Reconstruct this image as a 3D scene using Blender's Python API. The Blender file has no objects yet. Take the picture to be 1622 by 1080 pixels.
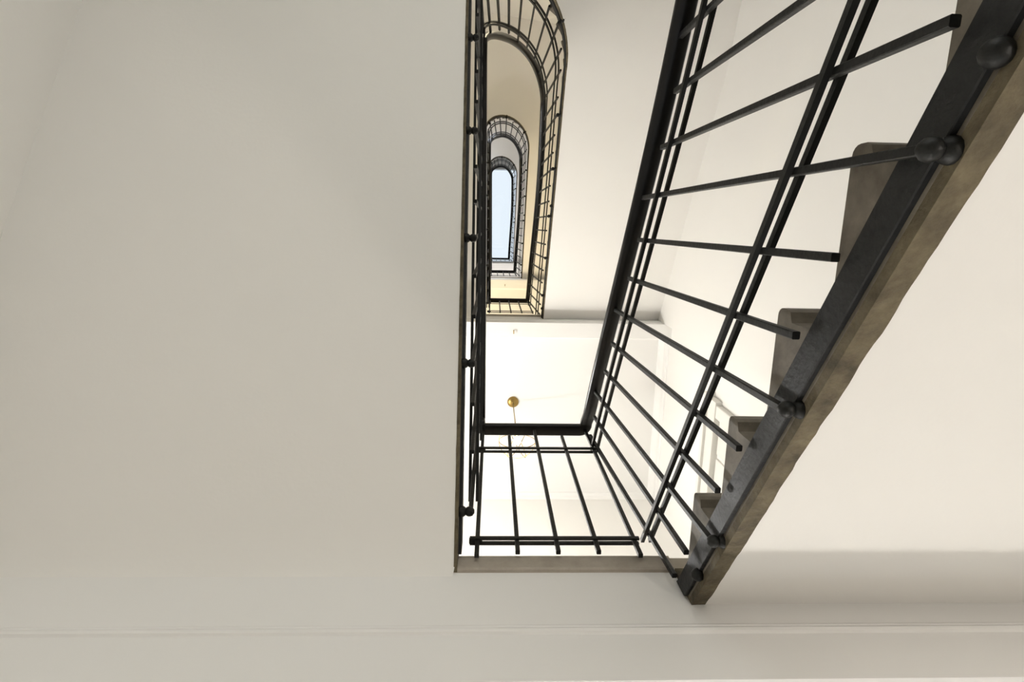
import bpy, bmesh, math, random
from mathutils import Vector, Matrix

random.seed(7)
SC = bpy.context.scene
COL = SC.collection

# ------------------------------------------------------------------ layout
R_ = 0.164                     # riser
G_ = 0.2743                    # going
NR = 29                        # risers per storey
F_ = R_ * NR                   # storey height
D_ = 0.989                     # landing edge
BEAM = 1.003                   # face of landing beam
XR = 0.552                     # well edge, right flight
XL0, XL1 = -0.095, -0.125      # well edge, left flight (landing end, round end)
YC = D_ - 8 * G_               # where the round end starts
XC = (XR + XL1) / 2
RAD = (XR - XL1) / 2
WL, WR, WF, WB = -1.72, 1.85, -2.87, 3.1   # room walls
WR2 = 1.93                     # recessed right wall beside the landings
CAMZ = F_ - 1.538
ROOF = 23.4

# ------------------------------------------------------------------ camera
FPX = 880.0
def camera():
    zx, zy, roll = 782.34 - 811, 357.46 - 540, 0.0201
    z = Vector((zx, zy, FPX)).normalized()
    x = Vector((math.cos(roll), math.sin(roll), 0)); x = (x - z * x.dot(z)).normalized()
    y = z.cross(x)
    M = Matrix((x, y, z))
    c0, c1, c2 = M @ Vector((1, 0, 0)), M @ Vector((0, -1, 0)), M @ Vector((0, 0, -1))
    cam = bpy.data.cameras.new('camera'); ob = bpy.data.objects.new('camera', cam)
    COL.objects.link(ob)
    rot = Matrix((c0, c1, c2)).transposed()
    ob.matrix_world = Matrix.Translation((0, 0, CAMZ)) @ rot.to_4x4()
    cam.sensor_width = 36; cam.lens = FPX / 1622 * 36
    cam.clip_start = 0.02; cam.clip_end = 200
    SC.camera = ob
camera()

# ------------------------------------------------------------------ world and exposure
w = bpy.data.worlds.new('sky'); SC.world = w; w.use_nodes = True
bg = w.node_tree.nodes['Background']
bg.inputs['Color'].default_value = (1.0, 1.05, 1.06, 1)
bg.inputs['Strength'].default_value = 1.05
SC.view_settings.view_transform = 'Standard'
SC.view_settings.look = 'None'
SC.view_settings.gamma = 1
SC.view_settings.use_curve_mapping = False
SC.view_settings.exposure = 0.0
LAMP_W = {'ground': 36, 'hall': 68, 'wall1': 158, 'wall2': 118, 'wall3': 95, 1: 15, 2: 18, 3: 12, 'turn': 16, 'day2': 46, 'day3': 100, 'entrance': 4}  # all but the numbered pendants are added fill lights
LAMP_C = {'ground': (1.0, 0.93, 0.84), 'hall': (1.0, 0.965, 0.92), 'wall1': (1.0, 0.995, 0.98), 'wall2': (1.0, 0.85, 0.56), 'wall3': (1.0, 0.97, 0.95), 1: (1.0, 0.93, 0.82), 2: (1.0, 0.84, 0.54), 3: (1.0, 0.97, 0.93), 'turn': (1.0, 0.86, 0.58)}
WINZ = {2: (2.9, 4.6), 3: (2.9 + 2 * F_, 4.6 + 2 * F_)}   # unseen stair windows added for fill light: number -> sill and head
for k, (za, zb) in WINZ.items():                          # area lamps added behind those windows to brighten the soffits
    day = bpy.data.lights.new('fill_light', 'AREA'); day.shape = 'RECTANGLE'; day.size = 1.4; day.size_y = zb - za
    day.energy = LAMP_W['day%d' % k]; day.color = (1.0, 0.925, 0.77) if k == 2 else (0.97, 0.97, 1.0)
    dob = bpy.data.objects.new('fill_light', day); COL.objects.link(dob)
    dob.location = (.2, WF - .3, (za + zb) / 2); dob.rotation_euler = (math.radians(90), 0, 0)
ent = bpy.data.lights.new('entrance_fill', 'AREA'); ent.shape = 'RECTANGLE'; ent.size = 1.9; ent.size_y = 2.5
ent.energy = LAMP_W['entrance']; ent.color = (1.0, 0.96, 0.90)          # daylight added behind an unseen, invented glazed door
eob = bpy.data.objects.new('entrance_fill', ent); COL.objects.link(eob)
eob.location = (.4, WB + .3, 1.35); eob.rotation_euler = (math.radians(-90), 0, 0)

# ------------------------------------------------------------------ materials
def mat(name, col, rough=0.6, metal=0.0, noise=None, bump=None, emit=None, spec=0.5):
    """noise = (scale, colour2, amount); bump = (scale, strength)"""
    m = bpy.data.materials.new(name); m.use_nodes = True
    nt = m.node_tree; b = nt.nodes['Principled BSDF']
    b.inputs['Base Color'].default_value = (*col, 1)
    b.inputs['Roughness'].default_value = rough
    b.inputs['Metallic'].default_value = metal
    b.inputs['Specular IOR Level'].default_value = spec
    tc = nt.nodes.new('ShaderNodeNewGeometry')
    if noise:
        n = nt.nodes.new('ShaderNodeTexNoise'); n.inputs['Scale'].default_value = noise[0]
        n.inputs['Detail'].default_value = 8; n.inputs['Roughness'].default_value = 0.65
        nt.links.new(tc.outputs['Position'], n.inputs['Vector'])
        rp = nt.nodes.new('ShaderNodeValToRGB')
        rp.color_ramp.elements[0].position = 0.5 - noise[2]; rp.color_ramp.elements[0].color = (*noise[1], 1)
        rp.color_ramp.elements[1].position = 0.5 + noise[2]; rp.color_ramp.elements[1].color = (*col, 1)
        nt.links.new(n.outputs['Fac'], rp.inputs['Fac'])
        nt.links.new(rp.outputs['Color'], b.inputs['Base Color'])
    if bump:
        n2 = nt.nodes.new('ShaderNodeTexNoise'); n2.inputs['Scale'].default_value = bump[0]
        n2.inputs['Detail'].default_value = 6
        nt.links.new(tc.outputs['Position'], n2.inputs['Vector'])
        bp = nt.nodes.new('ShaderNodeBump'); bp.inputs['Strength'].default_value = bump[1]
        bp.inputs['Distance'].default_value = 0.01
        nt.links.new(n2.outputs['Fac'], bp.inputs['Height'])
        nt.links.new(bp.outputs['Normal'], b.inputs['Normal'])
    if emit:
        b.inputs['Emission Color'].default_value = (*emit[0], 1)
        b.inputs['Emission Strength'].default_value = emit[1]
    return m

PLASTER = mat('plaster', (0.885, 0.867, 0.832), 0.85, noise=(1.3, (0.87, 0.852, 0.817), 0.25), bump=(60, 0.05))
CEILING = mat('ceiling_paint', (0.88, 0.87, 0.85), 0.85, bump=(40, 0.03))
STONE = mat('landing_stone', (0.46, 0.415, 0.35), 0.7, noise=(14, (0.33, 0.29, 0.24), 0.22), bump=(50, 0.2))
STEP = mat('step_stone', (0.24, 0.21, 0.165), 0.65, noise=(9, (0.075, 0.06, 0.042), 0.2), bump=(35, 0.3))
RAW = mat('raw_edge', (0.175, 0.143, 0.085), 0.85, noise=(16, (0.045, 0.035, 0.02), 0.2), bump=(60, 0.6))
IRON = mat('black_iron', (0.009, 0.0095, 0.0085), 0.5, noise=(25, (0.005, 0.005, 0.0045), 0.2), bump=(90, 0.15), spec=0.3)
STRIP = mat('worn_iron_bar', (0.014, 0.015, 0.015), 0.55, noise=(22, (0.006, 0.0065, 0.007), 0.16), bump=(70, 0.25), spec=0.35)
RAIL = mat('black_lacquer', (0.007, 0.0065, 0.0065), 0.32, noise=(12, (0.005, 0.0045, 0.005), 0.2), spec=0.25)
BRASS = mat('aged_brass', (0.36, 0.24, 0.075), 0.4, 0.85, noise=(30, (0.26, 0.17, 0.05), 0.2))
WHITE = mat('white_paint', (0.80, 0.785, 0.74), 0.45, noise=(6, (0.77, 0.755, 0.71), 0.3))
TILE = mat('floor_stone', (0.48, 0.42, 0.34), 0.6, noise=(8, (0.38, 0.33, 0.26), 0.25))
STEEL = mat('painted_steel', (0.55, 0.57, 0.6), 0.5, noise=(15, (0.5, 0.52, 0.55), 0.25))

def glass_mat(name, tint, fac):
    m = bpy.data.materials.new(name); m.use_nodes = True
    nt = m.node_tree; nt.nodes.clear()
    o = nt.nodes.new('ShaderNodeOutputMaterial'); mx = nt.nodes.new('ShaderNodeMixShader')
    t = nt.nodes.new('ShaderNodeBsdfTransparent'); t.inputs['Color'].default_value = (*tint, 1)
    g = nt.nodes.new('ShaderNodeBsdfGlossy'); g.inputs['Roughness'].default_value = 0.03
    mx.inputs['Fac'].default_value = fac
    nt.links.new(t.outputs[0], mx.inputs[1]); nt.links.new(g.outputs[0], mx.inputs[2])
    nt.links.new(mx.outputs[0], o.inputs['Surface'])
    return m
PANE = glass_mat('skylight_glass', (0.93, 0.96, 1.0), 0.06)
BULBGLASS = glass_mat('clear_bulb_glass', (0.98, 0.97, 0.93), 0.08)

# ------------------------------------------------------------------ object helpers
def link(name, me, m, parent=None, loc=None):
    o = bpy.data.objects.new(name, me); COL.objects.link(o)
    if m and not me.materials: me.materials.append(m)
    if parent: o.parent = parent
    if loc is not None: o.location = loc
    return o
def mesh_from(bm, smooth=False, name='mesh'):
    bmesh.ops.recalc_face_normals(bm, faces=bm.faces)
    me = bpy.data.meshes.new(name); bm.to_mesh(me); bm.free()
    if smooth:
        for p in me.polygons: p.use_smooth = True
    return me
def obj(name, bm, m, parent=None, smooth=False):
    return link(name, mesh_from(bm, smooth, name), m, parent)
def empty(name, loc):
    o = bpy.data.objects.new(name, None); COL.objects.link(o); o.location = loc
    o.empty_display_size = 0.1
    return o
def put(o, parent):            # keep the world place of a child built in world coordinates
    o.parent = parent; o.matrix_parent_inverse = Matrix.Translation(-Vector(parent.location))
    return o
def tag(o, label=None, cat=None, group=None, kind=None):
    if label: o['label'] = label
    if cat: o['category'] = cat
    if group: o['group'] = group
    if kind: o['kind'] = kind
    return o
def box(bm, x0, x1, y0, y1, z0, z1):
    v = [bm.verts.new((x, y, z)) for z in (z0, z1) for y in (y0, y1) for x in (x0, x1)]
    for f in ((0, 2, 3, 1), (4, 5, 7, 6), (0, 1, 5, 4), (2, 6, 7, 3), (0, 4, 6, 2), (1, 3, 7, 5)):
        bm.faces.new([v[i] for i in f])
    return v
def lathe(bm, prof, origin, axis, seg=14):
    axis = Vector(axis).normalized(); origin = Vector(origin)
    a = axis.orthogonal().normalized(); b = axis.cross(a)
    rings = []
    for (r, t) in prof:
        c = origin + axis * t
        if r < 1e-6: rings.append([bm.verts.new(c)])
        else: rings.append([bm.verts.new(c + a * r * math.cos(2*math.pi*i/seg) + b * r * math.sin(2*math.pi*i/seg)) for i in range(seg)])
    for p, q in zip(rings, rings[1:]):
        for i in range(seg):
            j = (i + 1) % seg
            f = [p[i % len(p)], p[j % len(p)], q[j % len(q)], q[i % len(q)]]
            f = list(dict.fromkeys(f))
            if len(f) > 2: bm.faces.new(f)
    for rg in (rings[0], rings[-1]):
        if len(rg) > 2: bm.faces.new(rg)
def tube(bm, pts, r, seg=8, closed=False):
    n = len(pts); rings = []; prev = None
    for i, p in enumerate(pts):
        p = Vector(p)
        a = Vector(pts[(i - 1) % n]) if (closed or i) else p
        b = Vector(pts[(i + 1) % n]) if (closed or i < n - 1) else p
        t = (b - a).normalized()
        if prev is None: u = t.orthogonal().normalized()
        else: u = (prev - t * prev.dot(t)).normalized()
        prev = u; v = t.cross(u)
        rings.append([bm.verts.new(p + u * r * math.cos(2*math.pi*k/seg) + v * r * math.sin(2*math.pi*k/seg)) for k in range(seg)])
    m = n if closed else n - 1
    for i in range(m):
        p, q = rings[i], rings[(i + 1) % n]
        for k in range(seg):
            bm.faces.new((p[k], p[(k+1) % seg], q[(k+1) % seg], q[k]))
    if not closed:
        bm.faces.new(rings[0]); bm.faces.new(rings[-1])
def sweep(bm, path, prof):
    """path: list of (x, y, z, nx, ny); prof: list of (offset along normal, vertical offset)"""
    rings = []
    for (x, y, z, nx, ny) in path:
        rings.append([bm.verts.new((x + nx * u, y + ny * u, z + v)) for u, v in prof])
    k = len(prof)
    for p, q in zip(rings, rings[1:]):
        for i in range(k):
            bm.faces.new((p[i], p[(i+1) % k], q[(i+1) % k], q[i]))
    bm.faces.new(rings[0]); bm.faces.new(rings[-1])
def sweep_square(bm, path, prof):
    """like sweep, but with each section square to the run of the path"""
    rings = []; m = len(path)
    for i, (x, y, z, nx, ny) in enumerate(path):
        a = Vector(path[max(0, i - 1)][:3]); b = Vector(path[min(m - 1, i + 1)][:3])
        t = (b - a).normalized(); n = Vector((nx, ny, 0)); n = (n - t * n.dot(t)).normalized()
        up = n.cross(t)
        if up.z < 0: up = -up
        rings.append([bm.verts.new(Vector((x, y, z)) + n * u + up * v) for u, v in prof])
    k = len(prof)
    for p, q in zip(rings, rings[1:]):
        for i in range(k): bm.faces.new((p[i], p[(i+1) % k], q[(i+1) % k], q[i]))
    bm.faces.new(rings[0]); bm.faces.new(rings[-1])
def rect(u0, u1, v0, v1, c=0.0):
    if c == 0: return [(u0, v0), (u1, v0), (u1, v1), (u0, v1)]
    return [(u0+c, v0), (u1-c, v0), (u1, v0+c), (u1, v1-c), (u1-c, v1), (u0+c, v1), (u0, v1-c), (u0, v0+c)]

# ------------------------------------------------------------------ stair geometry: q counts risers along the well edge
def inner(q, off=0.0):
    """well edge at riser coordinate q (0..28), moved off metres into the well; also the normal into the well"""
    if q <= 8:
        t = q / 8
        n = Vector((1, 0)); p = Vector((XL0 + (XL1 - XL0) * t, D_ - G_ * q))
    elif q < 20:
        a = math.pi + (q - 8) / 12 * math.pi          # from the left side over the round end to the right
        d = Vector((math.cos(a), math.sin(a)))
        p = Vector((XC, YC)) + d * RAD; n = -d
    else:
        n = Vector((-1, 0)); p = Vector((XR, D_ - G_ * (28 - q)))
    return p + n * off, n
def outer(q):
    if q <= 8: return Vector((WL, D_ - G_ * q))
    if q >= 20: return Vector((WR, D_ - G_ * (28 - q)))
    a = math.pi + (q - 8) / 12 * math.pi
    d = Vector((math.cos(a), math.sin(a))); ts = []
    if d.x < -1e-6: ts.append((WL - XC) / d.x)
    if d.x > 1e-6: ts.append((WR - XC) / d.x)
    if d.y < -1e-6: ts.append((WF - YC) / d.y)
    return Vector((XC, YC)) + d * min(ts)
def nosing(q): return (q + 1) * R_
def qs(q0, q1):
    n = max(2, int(round((q1 - q0) * 4)) + 1)
    return [q0 + (q1 - q0) * i / (n - 1) for i in range(n)]
def q_of_len(d, side):
    """riser coordinate at distance d from the landing along a straight flight"""
    return d / G_ if side == 'left' else 28 - d / G_

# ------------------------------------------------------------------ the shell
def structure(name, bm, m, label=None):
    o = obj(name, bm, m); o['kind'] = 'structure'
    if label: o['label'] = label
    return o
bm = bmesh.new(); box(bm, WL - .2, WL, WF - .2, WB + .2, -.3, ROOF); structure('wall_left', bm, PLASTER, 'pale plaster wall along the left flights')
bm = bmesh.new(); box(bm, WR, WR + .3, WF - .2, BEAM, -.3, ROOF); box(bm, WR2, WR + .3, BEAM, WB + .2, -.3, ROOF)
structure('wall_right', bm, PLASTER, 'pale plaster wall along the right flights, set back at the landings')
EX0, EX1, EZ1 = -.6, 1.4, 2.65                 # glazed entrance added on the ground floor, out of view, for light
bm = bmesh.new()
for a in ((WL, EX0, -.3, ROOF), (EX1, WR2, -.3, ROOF), (EX0, EX1, -.3, 0), (EX0, EX1, EZ1, ROOF)): box(bm, a[0], a[1], WB, WB + .2, a[2], a[3])
structure('wall_back', bm, PLASTER, 'pale plaster wall behind the landings')
WX0, WX1 = -.55, .95                            # added stair windows, out of view behind the turns
bm = bmesh.new()
box(bm, WL, WX0, WF - .2, WF, -.3, ROOF); box(bm, WX1, WR, WF - .2, WF, -.3, ROOF)
zz = -.3
for za, zb in WINZ.values():
    box(bm, WX0, WX1, WF - .2, WF, zz, za); zz = zb
box(bm, WX0, WX1, WF - .2, WF, zz, ROOF)
structure('wall_front', bm, PLASTER, 'pale plaster wall behind the round end of the stairs')
bm = bmesh.new(); box(bm, WL, WR2, WF, WB, -.3, 0); structure('floor', bm, TILE, 'stone floor at the foot of the stairwell')

def landing(k):
    H = k * F_
    bm = bmesh.new()
    box(bm, XL0, WR, D_ + .012, BEAM, H - .07, H); box(bm, WL, WR2, BEAM, WB, H - .07, H)
    fl = structure('floor', bm, TILE, 'landing floor, number %d from the bottom' % k)
    bm = bmesh.new()             # stone lip at the well edge with an eased front
    prof = [(D_ + .012, H - .07), (D_ + .012, H - .001), (D_ + .004, H - .001), (D_, H - .006), (D_, H - .064), (D_ + .004, H - .07)]
    a = [bm.verts.new((XL0, y, z)) for y, z in prof]; b = [bm.verts.new((XR, y, z)) for y, z in prof]
    for i in range(len(prof)): bm.faces.new((a[i], a[(i+1) % 6], b[(i+1) % 6], b[i]))
    bm.faces.new(a); bm.faces.new(b)
    o = obj('stone_edge', bm, STONE, fl); o['label'] = 'grey-brown stone lip of the landing'
    # underside
    bm = bmesh.new()
    box(bm, WL, WR2, BEAM, 1.16, H - .47, H - .07)
    box(bm, WL, WR2, 1.16, WB, H - .30, H - .07)
    ce = structure('ceiling', bm, CEILING, 'white underside of landing number %d with its edge beam' % k)
    bm = bmesh.new()             # fine bead moulding low on the beam face, running over to the right
    pr = [(0, 0), (-.008, .003), (-.011, .010), (-.008, .017), (-.003, .02), (-.006, .026), (-.004, .032), (0, .034)]
    for xa, xb, yf in ((WL, WR, BEAM),):
        a = [bm.verts.new((xa, yf + y, H - .325 + z)) for y, z in pr]; b = [bm.verts.new((xb, yf + y, H - .325 + z)) for y, z in pr]
        for i in range(len(pr)): bm.faces.new((a[i], a[(i+1) % len(pr)], b[(i+1) % len(pr)], b[i]))
        bm.faces.new(a); bm.faces.new(b)
    obj('beam_moulding', bm, CEILING, ce)
    bm = bmesh.new()             # cornice round the ceiling panel
    pr = [(0, 0), (.012, 0), (.016, .008), (.03, .012), (.038, .024), (.05, .028), (.05, .03), (0, .03)]
    for seg in range(1):
        a = [bm.verts.new((WL, 1.16 + y, H - .33 + z)) for y, z in pr]; b = [bm.verts.new((WR2, 1.16 + y, H - .33 + z)) for y, z in pr]
        for i in range(len(pr)): bm.faces.new((a[i], a[(i+1) % len(pr)], b[(i+1) % len(pr)], b[i]))
        bm.faces.new(a); bm.faces.new(b)
    obj('beam_cornice', bm, CEILING, ce)
    pr = [(0, -.42), (.012, -.415), (.02, -.39), (.04, -.38), (.075, -.335), (.085, -.31), (.085, -.2), (0, -.2)]
    for (x, s) in ((WR2, -1), (WL, 1)):
        bm = bmesh.new()
        a = [bm.verts.new((x + s * u, BEAM, H + v)) for u, v in pr]; b = [bm.verts.new((x + s * u, WB, H + v)) for u, v in pr]
        for i in range(len(pr)): bm.faces.new((a[i], a[(i+1) % len(pr)], b[(i+1) % len(pr)], b[i]))
        bm.faces.new(a); bm.faces.new(b)
        obj('wall_cornice', bm, CEILING, ce)
    bm = bmesh.new()
    pb = [(0, -.36), (.01, -.355), (.03, -.33), (.05, -.315), (.06, -.305), (.06, -.2), (0, -.2)]
    a = [bm.verts.new((WL, WB - u, H + v)) for u, v in pb]; b = [bm.verts.new((WR2, WB - u, H + v)) for u, v in pb]
    for i in range(len(pb)): bm.faces.new((a[i], a[(i+1) % len(pb)], b[(i+1) % len(pb)], b[i]))
    bm.faces.new(a); bm.faces.new(b)
    obj('wall_cornice', bm, CEILING, ce)
for k in range(1, 5): landing(k)

# ------------------------------------------------------------------ stairs
STORY = {0: 'the lowest', 1: 'the second', 2: 'the third', 3: 'the topmost'}
STAIR_LABEL = {
    0: 'nearest stone staircase, its big dark stepped edge crossing the right side',
    1: 'staircase whose broad pale underside fills the left half and turns above the lamp',
    2: 'staircase with yellow-lit underside framed inside the first round railing',
    3: 'small grey staircase highest up, next to the skylight'}
RAIL_LABEL = {
    0: 'large black iron railing on the right, down to the lamp landing',
    1: 'black iron railing seen edge-on left of the lamp, curving round at the top',
    2: 'smaller black railing with round end against the yellow-lit ceiling',
    3: 'smallest black railing outlined against the bright skylight'}

def step_mesh(q, dz, g_extra=0.0, last=False):
    """one solid stone step from riser q to q+1, rounded nosing, soffit-parallel bottom"""
    q1 = q + 1
    i0, i1, o0, o1 = inner(q)[0], inner(q1)[0], outer(q), outer(q1)
    z = dz + nosing(q)
    lift = .075 if 7.5 < q < 20.5 else 0
    prof = []                     # (along 0..1, extra metres forward, z)
    for a in range(5):            # top front round
        t = math.pi / 2 * a / 4
        prof.append((0, -.008 - .016 * math.sin(t) , -.018 + .018 * math.cos(t)))
    prof = [(0, e, zz) for (_, e, zz) in prof]
    prof += [(0, -.024, -.034), (0, -.020, -.043), (0, -.010, -.047), (0, -.001, -.052), (0, 0, -.07), (0, 0, -.20 + lift), (1, 0, -.20 + R_ + lift), (1, 0, 0)]
    bm = bmesh.new()
    def ring(p0, p1):
        d = (p1 - p0).normalized()
        vs = []
        for a, e, zz in prof:
            p = p0.lerp(p1, a) + d * e
            vs.append(bm.verts.new((p.x, p.y, z + zz)))
        return vs
    A, B = ring(i0, i1), ring(o0, o1)
    n = len(prof)
    for i in range(n): bm.faces.new((A[i], A[(i+1) % n], B[(i+1) % n], B[i]))
    bm.faces.new(A); bm.faces.new(B)
    return mesh_from(bm, name='step')

def staircase(s):
    z0 = s * F_
    root = empty('staircase', (XC, YC, z0))
    tag(root, STAIR_LABEL[s], 'staircase', 'staircases stacked round the well')
    for q in range(28):
        put(link('step', step_mesh(q, z0), STEP), root)
    # block under the landing lip that closes the flight against the beam
    H = z0 + F_
    bm = bmesh.new()
    pts = [(D_, H - .07), (BEAM, H - .07), (BEAM, H - .205), (D_, H - .218)]
    a = [bm.verts.new((XR, y, z)) for y, z in pts]; b = [bm.verts.new((XR + .6, y, z)) for y, z in pts]
    for i in range(4): bm.faces.new((a[i], a[(i+1) % 4], b[(i+1) % 4], b[i]))
    bm.faces.new(a); bm.faces.new(b)
    put(obj('end_block', bm, RAW), root)
    # plastered underside
    bm = bmesh.new(); rows = []
    qq = [-.19] + qs(0, 8) + [8 + i * .2 for i in range(1, 60)] + qs(20, 28) + [28.05]
    for q in qq:
        if q < 0:
            pi = Vector((XL0 - .012, BEAM)); po = Vector((WL, BEAM))
        else:
            pi = inner(min(q, 28), -.034 if (q > 18 and s == 0) else -.008)[0]; po = outer(min(q, 28))
            if q > 28: pi.y = po.y = BEAM
        z = z0 + nosing(q) - .22
        rows.append([bm.verts.new((pi.x, pi.y, z)), bm.verts.new((po.x, po.y, z)), bm.verts.new((po.x, po.y, z + .02)), bm.verts.new((pi.x, pi.y, z + .02))])
    for p, q in zip(rows, rows[1:]):
        for i in range(4): bm.faces.new((p[i], p[(i+1) % 4], q[(i+1) % 4], q[i]))
    bm.faces.new(rows[0]); bm.faces.new(rows[-1])
    o = put(obj('soffit', bm, PLASTER), root); o['label'] = 'smooth pale plaster underside'
    for p in o.data.polygons: p.use_smooth = True
    o.data.set_sharp_from_angle(angle=math.radians(35))
    # raw brown edge below the steps, ragged against the plaster
    bm = bmesh.new(); rows = []
    rq = random.Random(s)
    q = -.19; jit = 0
    while q <= 28.19:
        qc = min(max(q, -.185), 28.185)
        pn, n = inner(max(0, min(28, qc)), 0)
        if qc < 0: pn = Vector((XL0, D_ - G_ * qc))
        if qc > 28: pn = Vector((XR, D_ + G_ * (qc - 28)))
        jit = .5 * jit + rq.uniform(-.0016, .0016)
        wd = (.040 + jit) if s == 0 and q > 17.5 else .011 + jit * .25
        z = z0 + nosing(qc) - .2235
        a = pn + n * -.0005; b = pn - n * wd
        rows.append([bm.verts.new((a.x, a.y, z)), bm.verts.new((b.x, b.y, z + .001)), bm.verts.new((b.x, b.y, z + .10)), bm.verts.new((a.x, a.y, z + .10))])
        q += .07
    for p, r in zip(rows, rows[1:]):
        for i in range(4): bm.faces.new((p[i], p[(i+1) % 4], r[(i+1) % 4], r[i]))
    bm.faces.new(rows[0]); bm.faces.new(rows[-1])
    o = put(obj('raw_edge', bm, RAW), root); o['label'] = 'rough brown unplastered edge'
    # flat iron bar along the step ends
    bm = bmesh.new(); path = []
    for q in qs(0.05, 8) + [8 + i * .25 for i in range(1, 48)] + qs(20, 28):
        p, n = inner(q, 0); path.append((p.x, p.y, z0 + nosing(q), n.x, n.y))
    path.append((XR, BEAM - .004, z0 + nosing(28) + (BEAM - D_) * R_ / G_, -1, 0))
    sweep(bm, path, rect(-.004, .010, -.192, -.124, .002))
    o = put(obj('string_bar', bm, STRIP), root); o['label'] = 'flat black iron bar along the step ends'
    return root
STAIRS = [staircase(s) for s in range(4)]

# ------------------------------------------------------------------ railings
ROFF = .036                       # railing plane inside the well edge
LANDY = D_ - .022                 # landing railing plane
def rail_off(q):
    """height of the handrail's underside over the nosing line"""
    if q < 2: return 1.0 - R_ + (R_ - .04) * min(1, q / 2)
    if q <= 20: return .96
    return .96 + .05 * (q - 20) / 8
def lean(q):
    """how far the railing leans into the well at handrail height"""
    pts = ((0, 0), (7.5, 0), (12, .055), (17, .055), (22.6, .018), (28, .054))
    for (a, u), (b, v) in zip(pts, pts[1:]):
        if q <= b:
            t = (q - a) / (b - a); t = t * t * (3 - 2 * t)
            return u + (v - u) * t
    return pts[-1][1]
def rail_xy(q, f=0.0):
    return inner(q, ROFF + lean(q) * f)
def smooth_nosing(q):
    # ease the change of slope between flights and turn; q is linear in height so nothing to ease there
    return nosing(q)

def unit_baluster(free):
    bm = bmesh.new(); w = .007; c = .0016
    box(bm, -w, w, -w, w, 0, 1)
    bmesh.ops.bevel(bm, geom=[e for e in bm.edges if abs(e.verts[0].co.z - e.verts[1].co.z) > .5], offset=c, segments=1, affect='EDGES')
    me = mesh_from(bm, name='baluster'); me.materials.append(IRON); return me
BAL = unit_baluster(True)
def knob_mesh(two):
    bm = bmesh.new()
    def ball(c, r, x0, x1):
        out = []
        for i in range(9):
            t = -1 + 2 * i / 8
            a = math.asin(t)
            out.append((max(r * math.cos(a), .006), c + r * t))
        return out
    if two: prof = ball(.004, .0155, 0, 0) + ball(.0295, .018, 0, 0) + [(.012, .052)]
    else: prof = ball(.026, .017, 0, 0) + [(.011, .05)]
    prof = [(0, prof[0][1] - .0005)] + prof + [(0, prof[-1][1] + .001)]
    lathe(bm, prof, (0, 0, 0), (-1, 0, 0), 14)      # local -x points to the step ends
    me = mesh_from(bm, True, 'fixing_knob'); me.materials.append(IRON); return me
KNOB2, KNOB1 = knob_mesh(True), knob_mesh(False)

def baluster(root, p0, p1, ang):
    p0, p1 = Vector(p0), Vector(p1); d = p1 - p0
    o = bpy.data.objects.new('baluster', BAL); COL.objects.link(o)
    q = Vector((0, 0, 1)).rotation_difference(d.normalized()) @ Matrix.Rotation(ang, 3, 'Z').to_quaternion()
    o.rotation_mode = 'QUATERNION'; o.rotation_quaternion = q
    o.location = p0; o.scale = (1, 1, d.length)
    put(o, root)
def knob(root, me, x, y, z, ang):
    o = bpy.data.objects.new('fixing_knob', me); COL.objects.link(o)
    o.location = (x, y, z); o.rotation_euler = (0, 0, ang); put(o, root)

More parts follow.
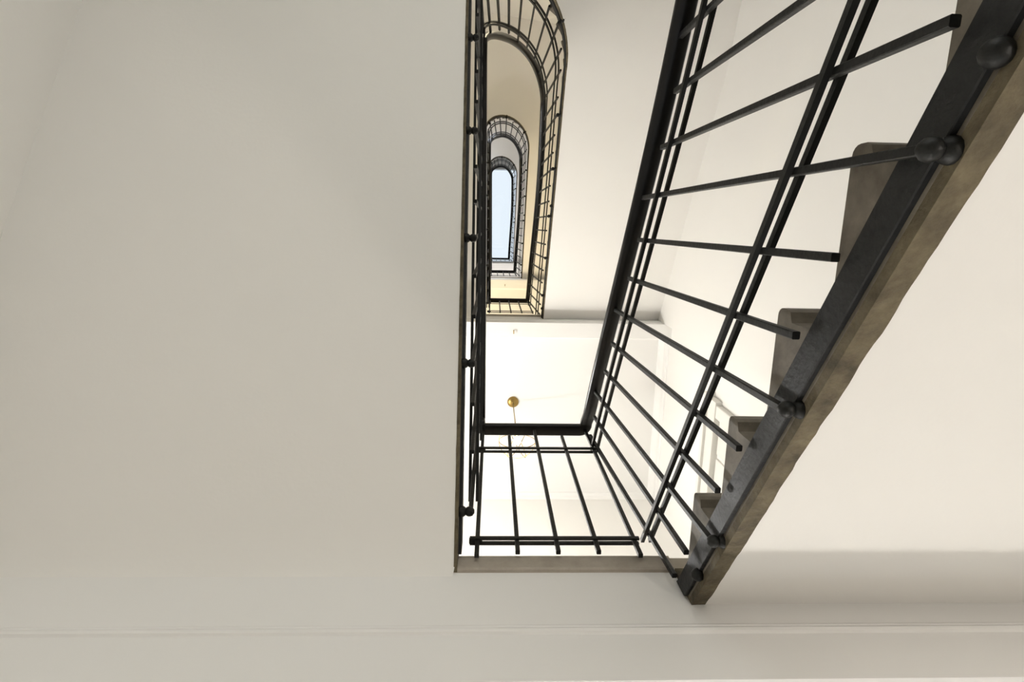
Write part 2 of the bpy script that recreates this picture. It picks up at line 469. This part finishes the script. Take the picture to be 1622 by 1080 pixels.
def railing(s):
    z0 = s * F_; H = z0 + F_
    root = empty('stair_railing', (XC, YC, z0))
    tag(root, RAIL_LABEL[s], 'railing', 'black railings stacked round the well')
    # --- handrail: landing corner, left flight, round end, right flight, landing at the top, rounded corner
    path = []
    def add(q):
        p, n = rail_xy(q, 1.0); path.append((p.x, p.y, z0 + nosing(q) + rail_off(q), n.x, n.y))
    for q in qs(.25, 8) + [8 + i * .2 for i in range(1, 60)] + qs(20, 27.6): add(q)
    rc = .032
    cx, cy = XR - ROFF - lean(28) - rc, LANDY - rc
    zt = H + 1.0
    for i in range(7):            # corner turn
        a = math.pi / 2 * i / 6
        nx, ny = -math.cos(a), -math.sin(a)
        path.append((cx - nx * rc, cy - ny * rc, zt, nx, ny))
    lx = XL0 + ROFF + rc
    for i in range(7):
        a = math.pi / 2 * i / 6
        nx, ny = math.sin(a), -math.cos(a)
        path.append((lx - nx * rc, cy - ny * rc, zt, nx, ny))
    if s < 3:
        p, n = rail_xy(.25); path.append((p.x, p.y, H + nosing(.25) + rail_off(.25), 1, 0))
    prof = [(-.021, 0), (.023, 0), (.0285, .006), (.030, .02), (.025, .036), (.011, .044), (-.009, .044), (-.023, .036), (-.028, .02), (-.0265, .006)]
    bm = bmesh.new(); sweep_square(bm, path, prof); o = put(obj('handrail', bm, RAIL, smooth=True), root); o['label'] = 'glossy black handrail'
    # --- two pairs of thin bars that clamp the balusters
    for kind in ('upper', 'lower'):
        for side in (-1, 1):
            c = side * .0128; cl = side * .0085
            bm = bmesh.new(); pth = []
            for q in qs(.12, 8) + [8 + i * .25 for i in range(1, 48)] + qs(20, 28.04):
                p, n = rail_xy(min(q, 28), .82 if kind == 'upper' else .09)
                if q > 28: p = Vector((p.x, p.y + (q - 28) * G_))
                zz = z0 + nosing(q) + (rail_off(min(28, q)) - .18 if kind == 'upper' else .09)
                pth.append((p.x, p.y, zz, n.x, n.y))
            sweep_square(bm, pth, rect(c - .0055, c + .0055, -.007, .007))
            put(obj('%s_bar' % kind, bm, IRON), root)
            bm = bmesh.new()
            zz = H + (.765 if kind == 'upper' else .042)
            box(bm, XL0 + ROFF - .004, XR - ROFF - .045, LANDY + cl - .0035, LANDY + cl + .0035, zz - .007, zz + .007)
            put(obj('landing_%s_bar' % kind, bm, IRON), root)
        bm = bmesh.new()          # short solid joint at the end of the pair
        box(bm, XL0 + ROFF - .006, XL0 + ROFF + .035, LANDY - .0072, LANDY + .0072, zz - .0065, zz + .0065)
        put(obj('bar_joint', bm, IRON), root)
    # --- landing balusters
    x0, x1 = XL0 + ROFF + .02, XR - ROFF - .06
    for i in range(5):
        x = x0 + (x1 - x0) * i / 4
        full = i in (0, 2, 4)
        baluster(root, (x, LANDY, H + (-.022 if i not in (0, 4) else -.04)), (x, LANDY, H + (1.004 if full else .925)), 0)
    # --- flight balusters, two free ones between two fixed ones
    spots = []
    for side, first, nmax in (('left', .12, 16), ('right', .266, 15)):
        j = 0 if side == 'left' else -2
        while True:
            d = first + j * (.1372 if j > 0 else .118)
            if d > 8 * G_ - .03: break
            spots.append((q_of_len(d, side), j % 3 == 0)); j += 1
    for i in range(10): spots.append((8.35 + i * 11.3 / 9, i % 3 == 1))
    for q, fixed in sorted(spots):
        z = z0 + nosing(q); off = rail_off(q)
        lo, hi = (-.205, off + .006) if fixed else (-.132, off - .07)
        (pa, n), (pb, _) = rail_xy(q, lo / off), rail_xy(q, hi / off)
        ang = math.atan2(n.y, n.x)
        baluster(root, (pa.x, pa.y, z + lo), (pb.x, pb.y, z + hi), ang)
        if fixed: knob(root, KNOB2, pa.x, pa.y, z - (.2 if q > 8 else .19), ang)
    for d in (.11, 1.183):        # bare bolts on the bar
        q = q_of_len(d, 'right'); p, n = rail_xy(q)
        knob(root, KNOB1, p.x, p.y, z0 + nosing(q) - .195, math.atan2(n.y, n.x))
    return root
RAILS = [railing(s) for s in range(4)]

# ------------------------------------------------------------------ pendant lamps
PX, PY = .24, 1.94
LAMP_LABEL = {
    0: 'brass pendant lamp hanging below the nearest landing',
    1: 'round brass wire pendant lamp on a rod, glowing behind the landing railing',
    2: 'brass pendant lamp hidden above the yellow-lit landing',
    3: 'brass pendant lamp over the highest landing but one'}
def pendant(s):
    zc = (s + 1) * F_ - .30
    dz = -1.15 if s == 0 else 0        # the lowest lamp hangs on a longer rod
    root = empty('pendant_lamp', (PX, PY, zc)); tag(root, LAMP_LABEL[s], 'lamp', 'landing pendant lamps')
    bm = bmesh.new(); lathe(bm, [(0, 0), (.062, 0), (.064, -.006), (.060, -.018), (.045, -.027), (.016, -.032), (.012, -.045), (0, -.046)], (0, 0, 0), (0, 0, 1), 28)
    obj('canopy', bm, BRASS, root, True)
    bm = bmesh.new(); tube(bm, [(0, 0, -.04), (0, 0, -1.0 + dz)], .0055, 8); obj('rod', bm, BRASS, root, True)
    gc = -1.165 + dz; gr = .168
    bm = bmesh.new(); lathe(bm, [(0, -.99), (.016, -.99), (.020, -1.0), (.020, -1.06), (.014, -1.066), (0, -1.066)], (0, 0, dz), (0, 0, 1), 16)
    obj('socket', bm, BRASS, root, True)
    for i, rot in enumerate((Matrix.Rotation(math.radians(90), 3, 'X'), Matrix.Rotation(math.radians(60), 3, 'Z') @ Matrix.Rotation(math.radians(90), 3, 'X'), Matrix.Rotation(math.radians(120), 3, 'Z') @ Matrix.Rotation(math.radians(90), 3, 'X'))):
        pts = []
        for k in range(48):
            a = 2 * math.pi * k / 48
            pts.append(rot @ Vector((gr * math.cos(a), gr * math.sin(a), 0)) + Vector((0, 0, gc)))
        bm = bmesh.new(); tube(bm, pts, .003, 6, True); obj('ring', bm, BRASS, root, True)
    bm = bmesh.new()
    tube(bm, [(gr * math.cos(2*math.pi*k/48), gr * math.sin(2*math.pi*k/48), gc) for k in range(48)], .003, 6, True)
    obj('ring', bm, BRASS, root, True)
    for i in range(3):
        a = math.radians(60 * i + 20)
        bm = bmesh.new(); lathe(bm, [(0, -.012), (.005, -.012), (.006, 0), (.005, .012), (0, .012)], (gr * math.cos(math.radians(60*i)), gr * math.sin(math.radians(60*i)), gc), (0, 0, 1), 8)
        obj('clip', bm, BRASS, root, True)
    # clear bulb with glowing filament core
    bm = bmesh.new(); lathe(bm, [(0, -1.06), (.013, -1.064), (.018, -1.085), (.034, -1.11), (.043, -1.14), (.042, -1.17), (.028, -1.196), (0, -1.206)], (0, 0, dz), (0, 0, 1), 16)
    bl = obj('bulb', bm, BULBGLASS, root, True)
    fm = mat('glowing_filament', (1, .9, .7), .5, emit=(LAMP_C[s], 30.0))
    bm = bmesh.new(); lathe(bm, [(0, -1.08), (.014, -1.088), (.030, -1.115), (.037, -1.145), (.034, -1.172), (.02, -1.19), (0, -1.197)], (0, 0, dz), (0, 0, 1), 12)
    obj('filament', bm, fm, bl, True)
    li = bpy.data.lights.new('lamp_light', 'POINT'); li.energy = LAMP_W[s]; li.color = LAMP_C[s]; li.shadow_soft_size = .04
    lo = bpy.data.objects.new('lamp_light', li); COL.objects.link(lo); lo.parent = root; lo.location = (0, 0, -1.235 + dz)
for s in range(1, 4): pendant(s)
def fill_sconce(x, y, z, rz, key, label):  # wall lamps added out of view to fill the soffits and walls
    root = empty('fill_wall_lamp', (x, y, z)); root.rotation_euler = (0, 0, rz); tag(root, label, 'lamp')
    bm = bmesh.new(); lathe(bm, [(0, 0), (.06, 0), (.06, .012), (.045, .022), (.012, .028), (.012, .10), (0, .10)], (0, 0, 0), (-1, 0, 0), 20); obj('wall_plate', bm, BRASS, root, True)
    bm = bmesh.new(); lathe(bm, [(0, -.02), (.03, -.02), (.034, .0), (.03, .02), (0, .02)], (-.12, 0, 0), (0, 0, 1), 20); obj('holder', bm, BRASS, root, True)
    gm = mat('opal_glass', (.9, .88, .84), .3, emit=(LAMP_C[key], 3.0))
    bm = bmesh.new(); lathe(bm, [(0, 0)] + [(.09 * math.sin(math.pi * i / 12), .09 - .09 * math.cos(math.pi * i / 12)) for i in range(1, 12)] + [(0, .18)], (-.12, 0, .015), (0, 0, 1), 24)
    obj('globe', bm, gm, root, True)
    li = bpy.data.lights.new('lamp_light', 'POINT'); li.energy = LAMP_W[key]; li.color = LAMP_C[key]; li.shadow_soft_size = .1
    lo = bpy.data.objects.new('lamp_light', li); COL.objects.link(lo); lo.parent = root; lo.location = (-.12, 0, .32)
for key, x, y, z, rz, txt in (
        ('ground', WR, -.3, 1.9, 0, 'added unseen round white glass wall lamp on the right wall of the ground floor'),
        ('hall', .4, WB, 3.2, 90, 'added unseen round white glass wall lamp over the added door'),
        ('wall1', WL, 2.2, F_ + 2.0, 180, 'added unseen round white glass wall lamp behind the nearest landing'),
        ('wall2', WL, 2.2, 2 * F_ + 2.0, 180, 'added unseen round white glass wall lamp behind the yellow-lit landing'),
        ('wall3', WL, 2.2, 3 * F_ + 2.0, 180, 'added unseen round white glass wall lamp behind the third landing'),
        ('turn', XC, WF, F_ + 3.9, -90, 'added unseen round white glass wall lamp at the second turn, giving yellow light')):
    fill_sconce(x, y, z, math.radians(rz), key, txt)

# ------------------------------------------------------------------ small hooks under the beams
for k, txt in ((2, 'tiny hook under the landing beam above the lamp'), (3, 'tiny hook under the yellow-lit landing beam')):
    bm = bmesh.new(); rr = .0014 if k == 1 else .005; ln = .004 if k == 1 else .02
    pts = [(0, 0, 0), (0, 0, -ln)] + [(0, rr * 3 - rr * 3 * math.cos(a), -ln - rr * 3 * math.sin(a)) for a in [math.pi * i / 7 for i in range(1, 8)]]
    tube(bm, pts, rr, 8)
    o = obj('ceiling_hook', bm, BRASS); o.location = (.225, 1.09, k * F_ - .47)
    tag(o, txt, 'hook', 'small ceiling hooks')

# ------------------------------------------------------------------ door on the landing behind the right flight
def door(n, k, y0, y1):
    H = k * F_
    bm = bmesh.new(); box(bm, WR2 - .012, WR2 + .02, y0, y1, H + .01, H + 2.3)
    d = structure('door_%d' % n, bm, WHITE, 'tall white panelled door on the right of the landing behind the railing')
    def add(name, x0, a, b, z0, z1, m=WHITE):
        bm = bmesh.new(); v = box(bm, x0, WR2 + .01, a, b, z0, z1)
        bmesh.ops.bevel(bm, geom=bm.edges[:], offset=.004, segments=1, affect='EDGES')
        return obj(name, bm, m, d)
    add('frame_post', WR2 - .05, y0 - .11, y0, H, H + 2.85); add('frame_post', WR2 - .05, y1, y1 + .11, H, H + 2.85)
    add('frame_head', WR2 - .06, y0 - .14, y1 + .14, H + 2.85, H + 3.0); add('frame_cap', WR2 - .085, y0 - .18, y1 + .18, H + 3.0, H + 3.05)
    add('transom', WR2 - .045, y0, y1, H + 2.3, H + 2.38)
    ym = (y0 + y1) / 2
    for a, b in ((y0 + .08, ym - .05), (ym + .05, y1 - .08)):
        for z0, z1 in ((.2, .85), (1.0, 2.15)): add('panel', WR2 - .024, a, b, H + z0, H + z1)
    for i in range(3):
        a = y0 + (y1 - y0) * i / 3
        add('transom_pane', WR2 - .018, a + .02, a + (y1 - y0) / 3 - .02, H + 2.4, H + 2.83)
    bm = bmesh.new(); lathe(bm, [(0, 0), (.022, 0), (.022, .006), (.009, .01), (.009, .04), (.018, .05), (.024, .065), (.018, .08), (0, .085)], (WR2 - .012, y0 + .06, H + 1.05), (-1, 0, 0), 14)
    obj('door_knob', bm, BRASS, d, True)
door(1, 1, 1.55, 2.55)

# ------------------------------------------------------------------ roof with skylight
SX0, SX1, SY0, SY1 = -.75, 1.2, -1.93, 1.27
bm = bmesh.new()
for a in ((WL, SX0, WF, WB), (SX1, WR2, WF, WB), (SX0, SX1, WF, SY0), (SX0, SX1, SY1, WB)): box(bm, *a, ROOF, ROOF + .25)
structure('ceiling', bm, CEILING, 'white ceiling round the skylight at the very top')
xm = (WX0 + WX1) / 2
for k, (za, zb) in WINZ.items():
    bm = bmesh.new()
    for a in ((WX0, WX0 + .06, za, zb), (WX1 - .06, WX1, za, zb), (WX0, WX1, za, za + .06), (WX0, WX1, zb - .06, zb), (xm - .04, xm + .04, za, zb)):
        box(bm, a[0], a[1], WF - .14, WF - .08, a[2], a[3])
    wd = structure('window_%d' % k, bm, WHITE, 'added unseen tall white casement window at the %s turn of the stairs' % ('lowest' if k == 2 else 'third'))
    for a in ((WX0 + .06, xm - .04), (xm + .04, WX1 - .06)):
        bm = bmesh.new(); box(bm, a[0], a[1], WF - .115, WF - .109, za + .06, zb - .06); obj('pane', bm, PANE, wd)
bm = bmesh.new(); em = (EX0 + EX1) / 2
for a in ((EX0, EX0 + .08, 0, EZ1), (EX1 - .08, EX1, 0, EZ1), (EX0, EX1, EZ1 - .08, EZ1), (EX0, EX1, 0, .12), (em - .06, em + .06, 0, EZ1), (EX0, EX1, 2.0, 2.08)):
    box(bm, a[0], a[1], WB + .08, WB + .13, a[2], a[3])
ed = structure('door_2', bm, WHITE, 'added unseen glazed double door at the foot of the stairwell')
for a in ((EX0 + .08, em - .06), (em + .06, EX1 - .08)):
    for z0, z1 in ((.12, 2.0), (2.08, EZ1 - .08)):
        bm = bmesh.new(); box(bm, a[0], a[1], WB + .1, WB + .106, z0, z1); obj('pane', bm, PANE, ed)
sk = empty('window_1', ((SX0 + SX1) / 2, (SY0 + SY1) / 2, ROOF + .25)); sk['kind'] = 'structure'; sk['label'] = 'bright skylight over the stairwell'
bm = bmesh.new()
for a in ((SX0 - .06, SX0, SY0 - .06, SY1 + .06), (SX1, SX1 + .06, SY0 - .06, SY1 + .06), (SX0, SX1, SY0 - .06, SY0), (SX0, SX1, SY1, SY1 + .06)):
    box(bm, *a, ROOF + .25, ROOF + .4)
put(obj('skylight_frame', bm, STEEL), sk)
for i in range(3):
    x0 = SX0 + (SX1 - SX0) * i / 3; x1 = SX0 + (SX1 - SX0) * (i + 1) / 3
    bm = bmesh.new(); box(bm, x0, x1, SY0, SY1, ROOF + .36, ROOF + .366)
    put(obj('pane', bm, PANE), sk)
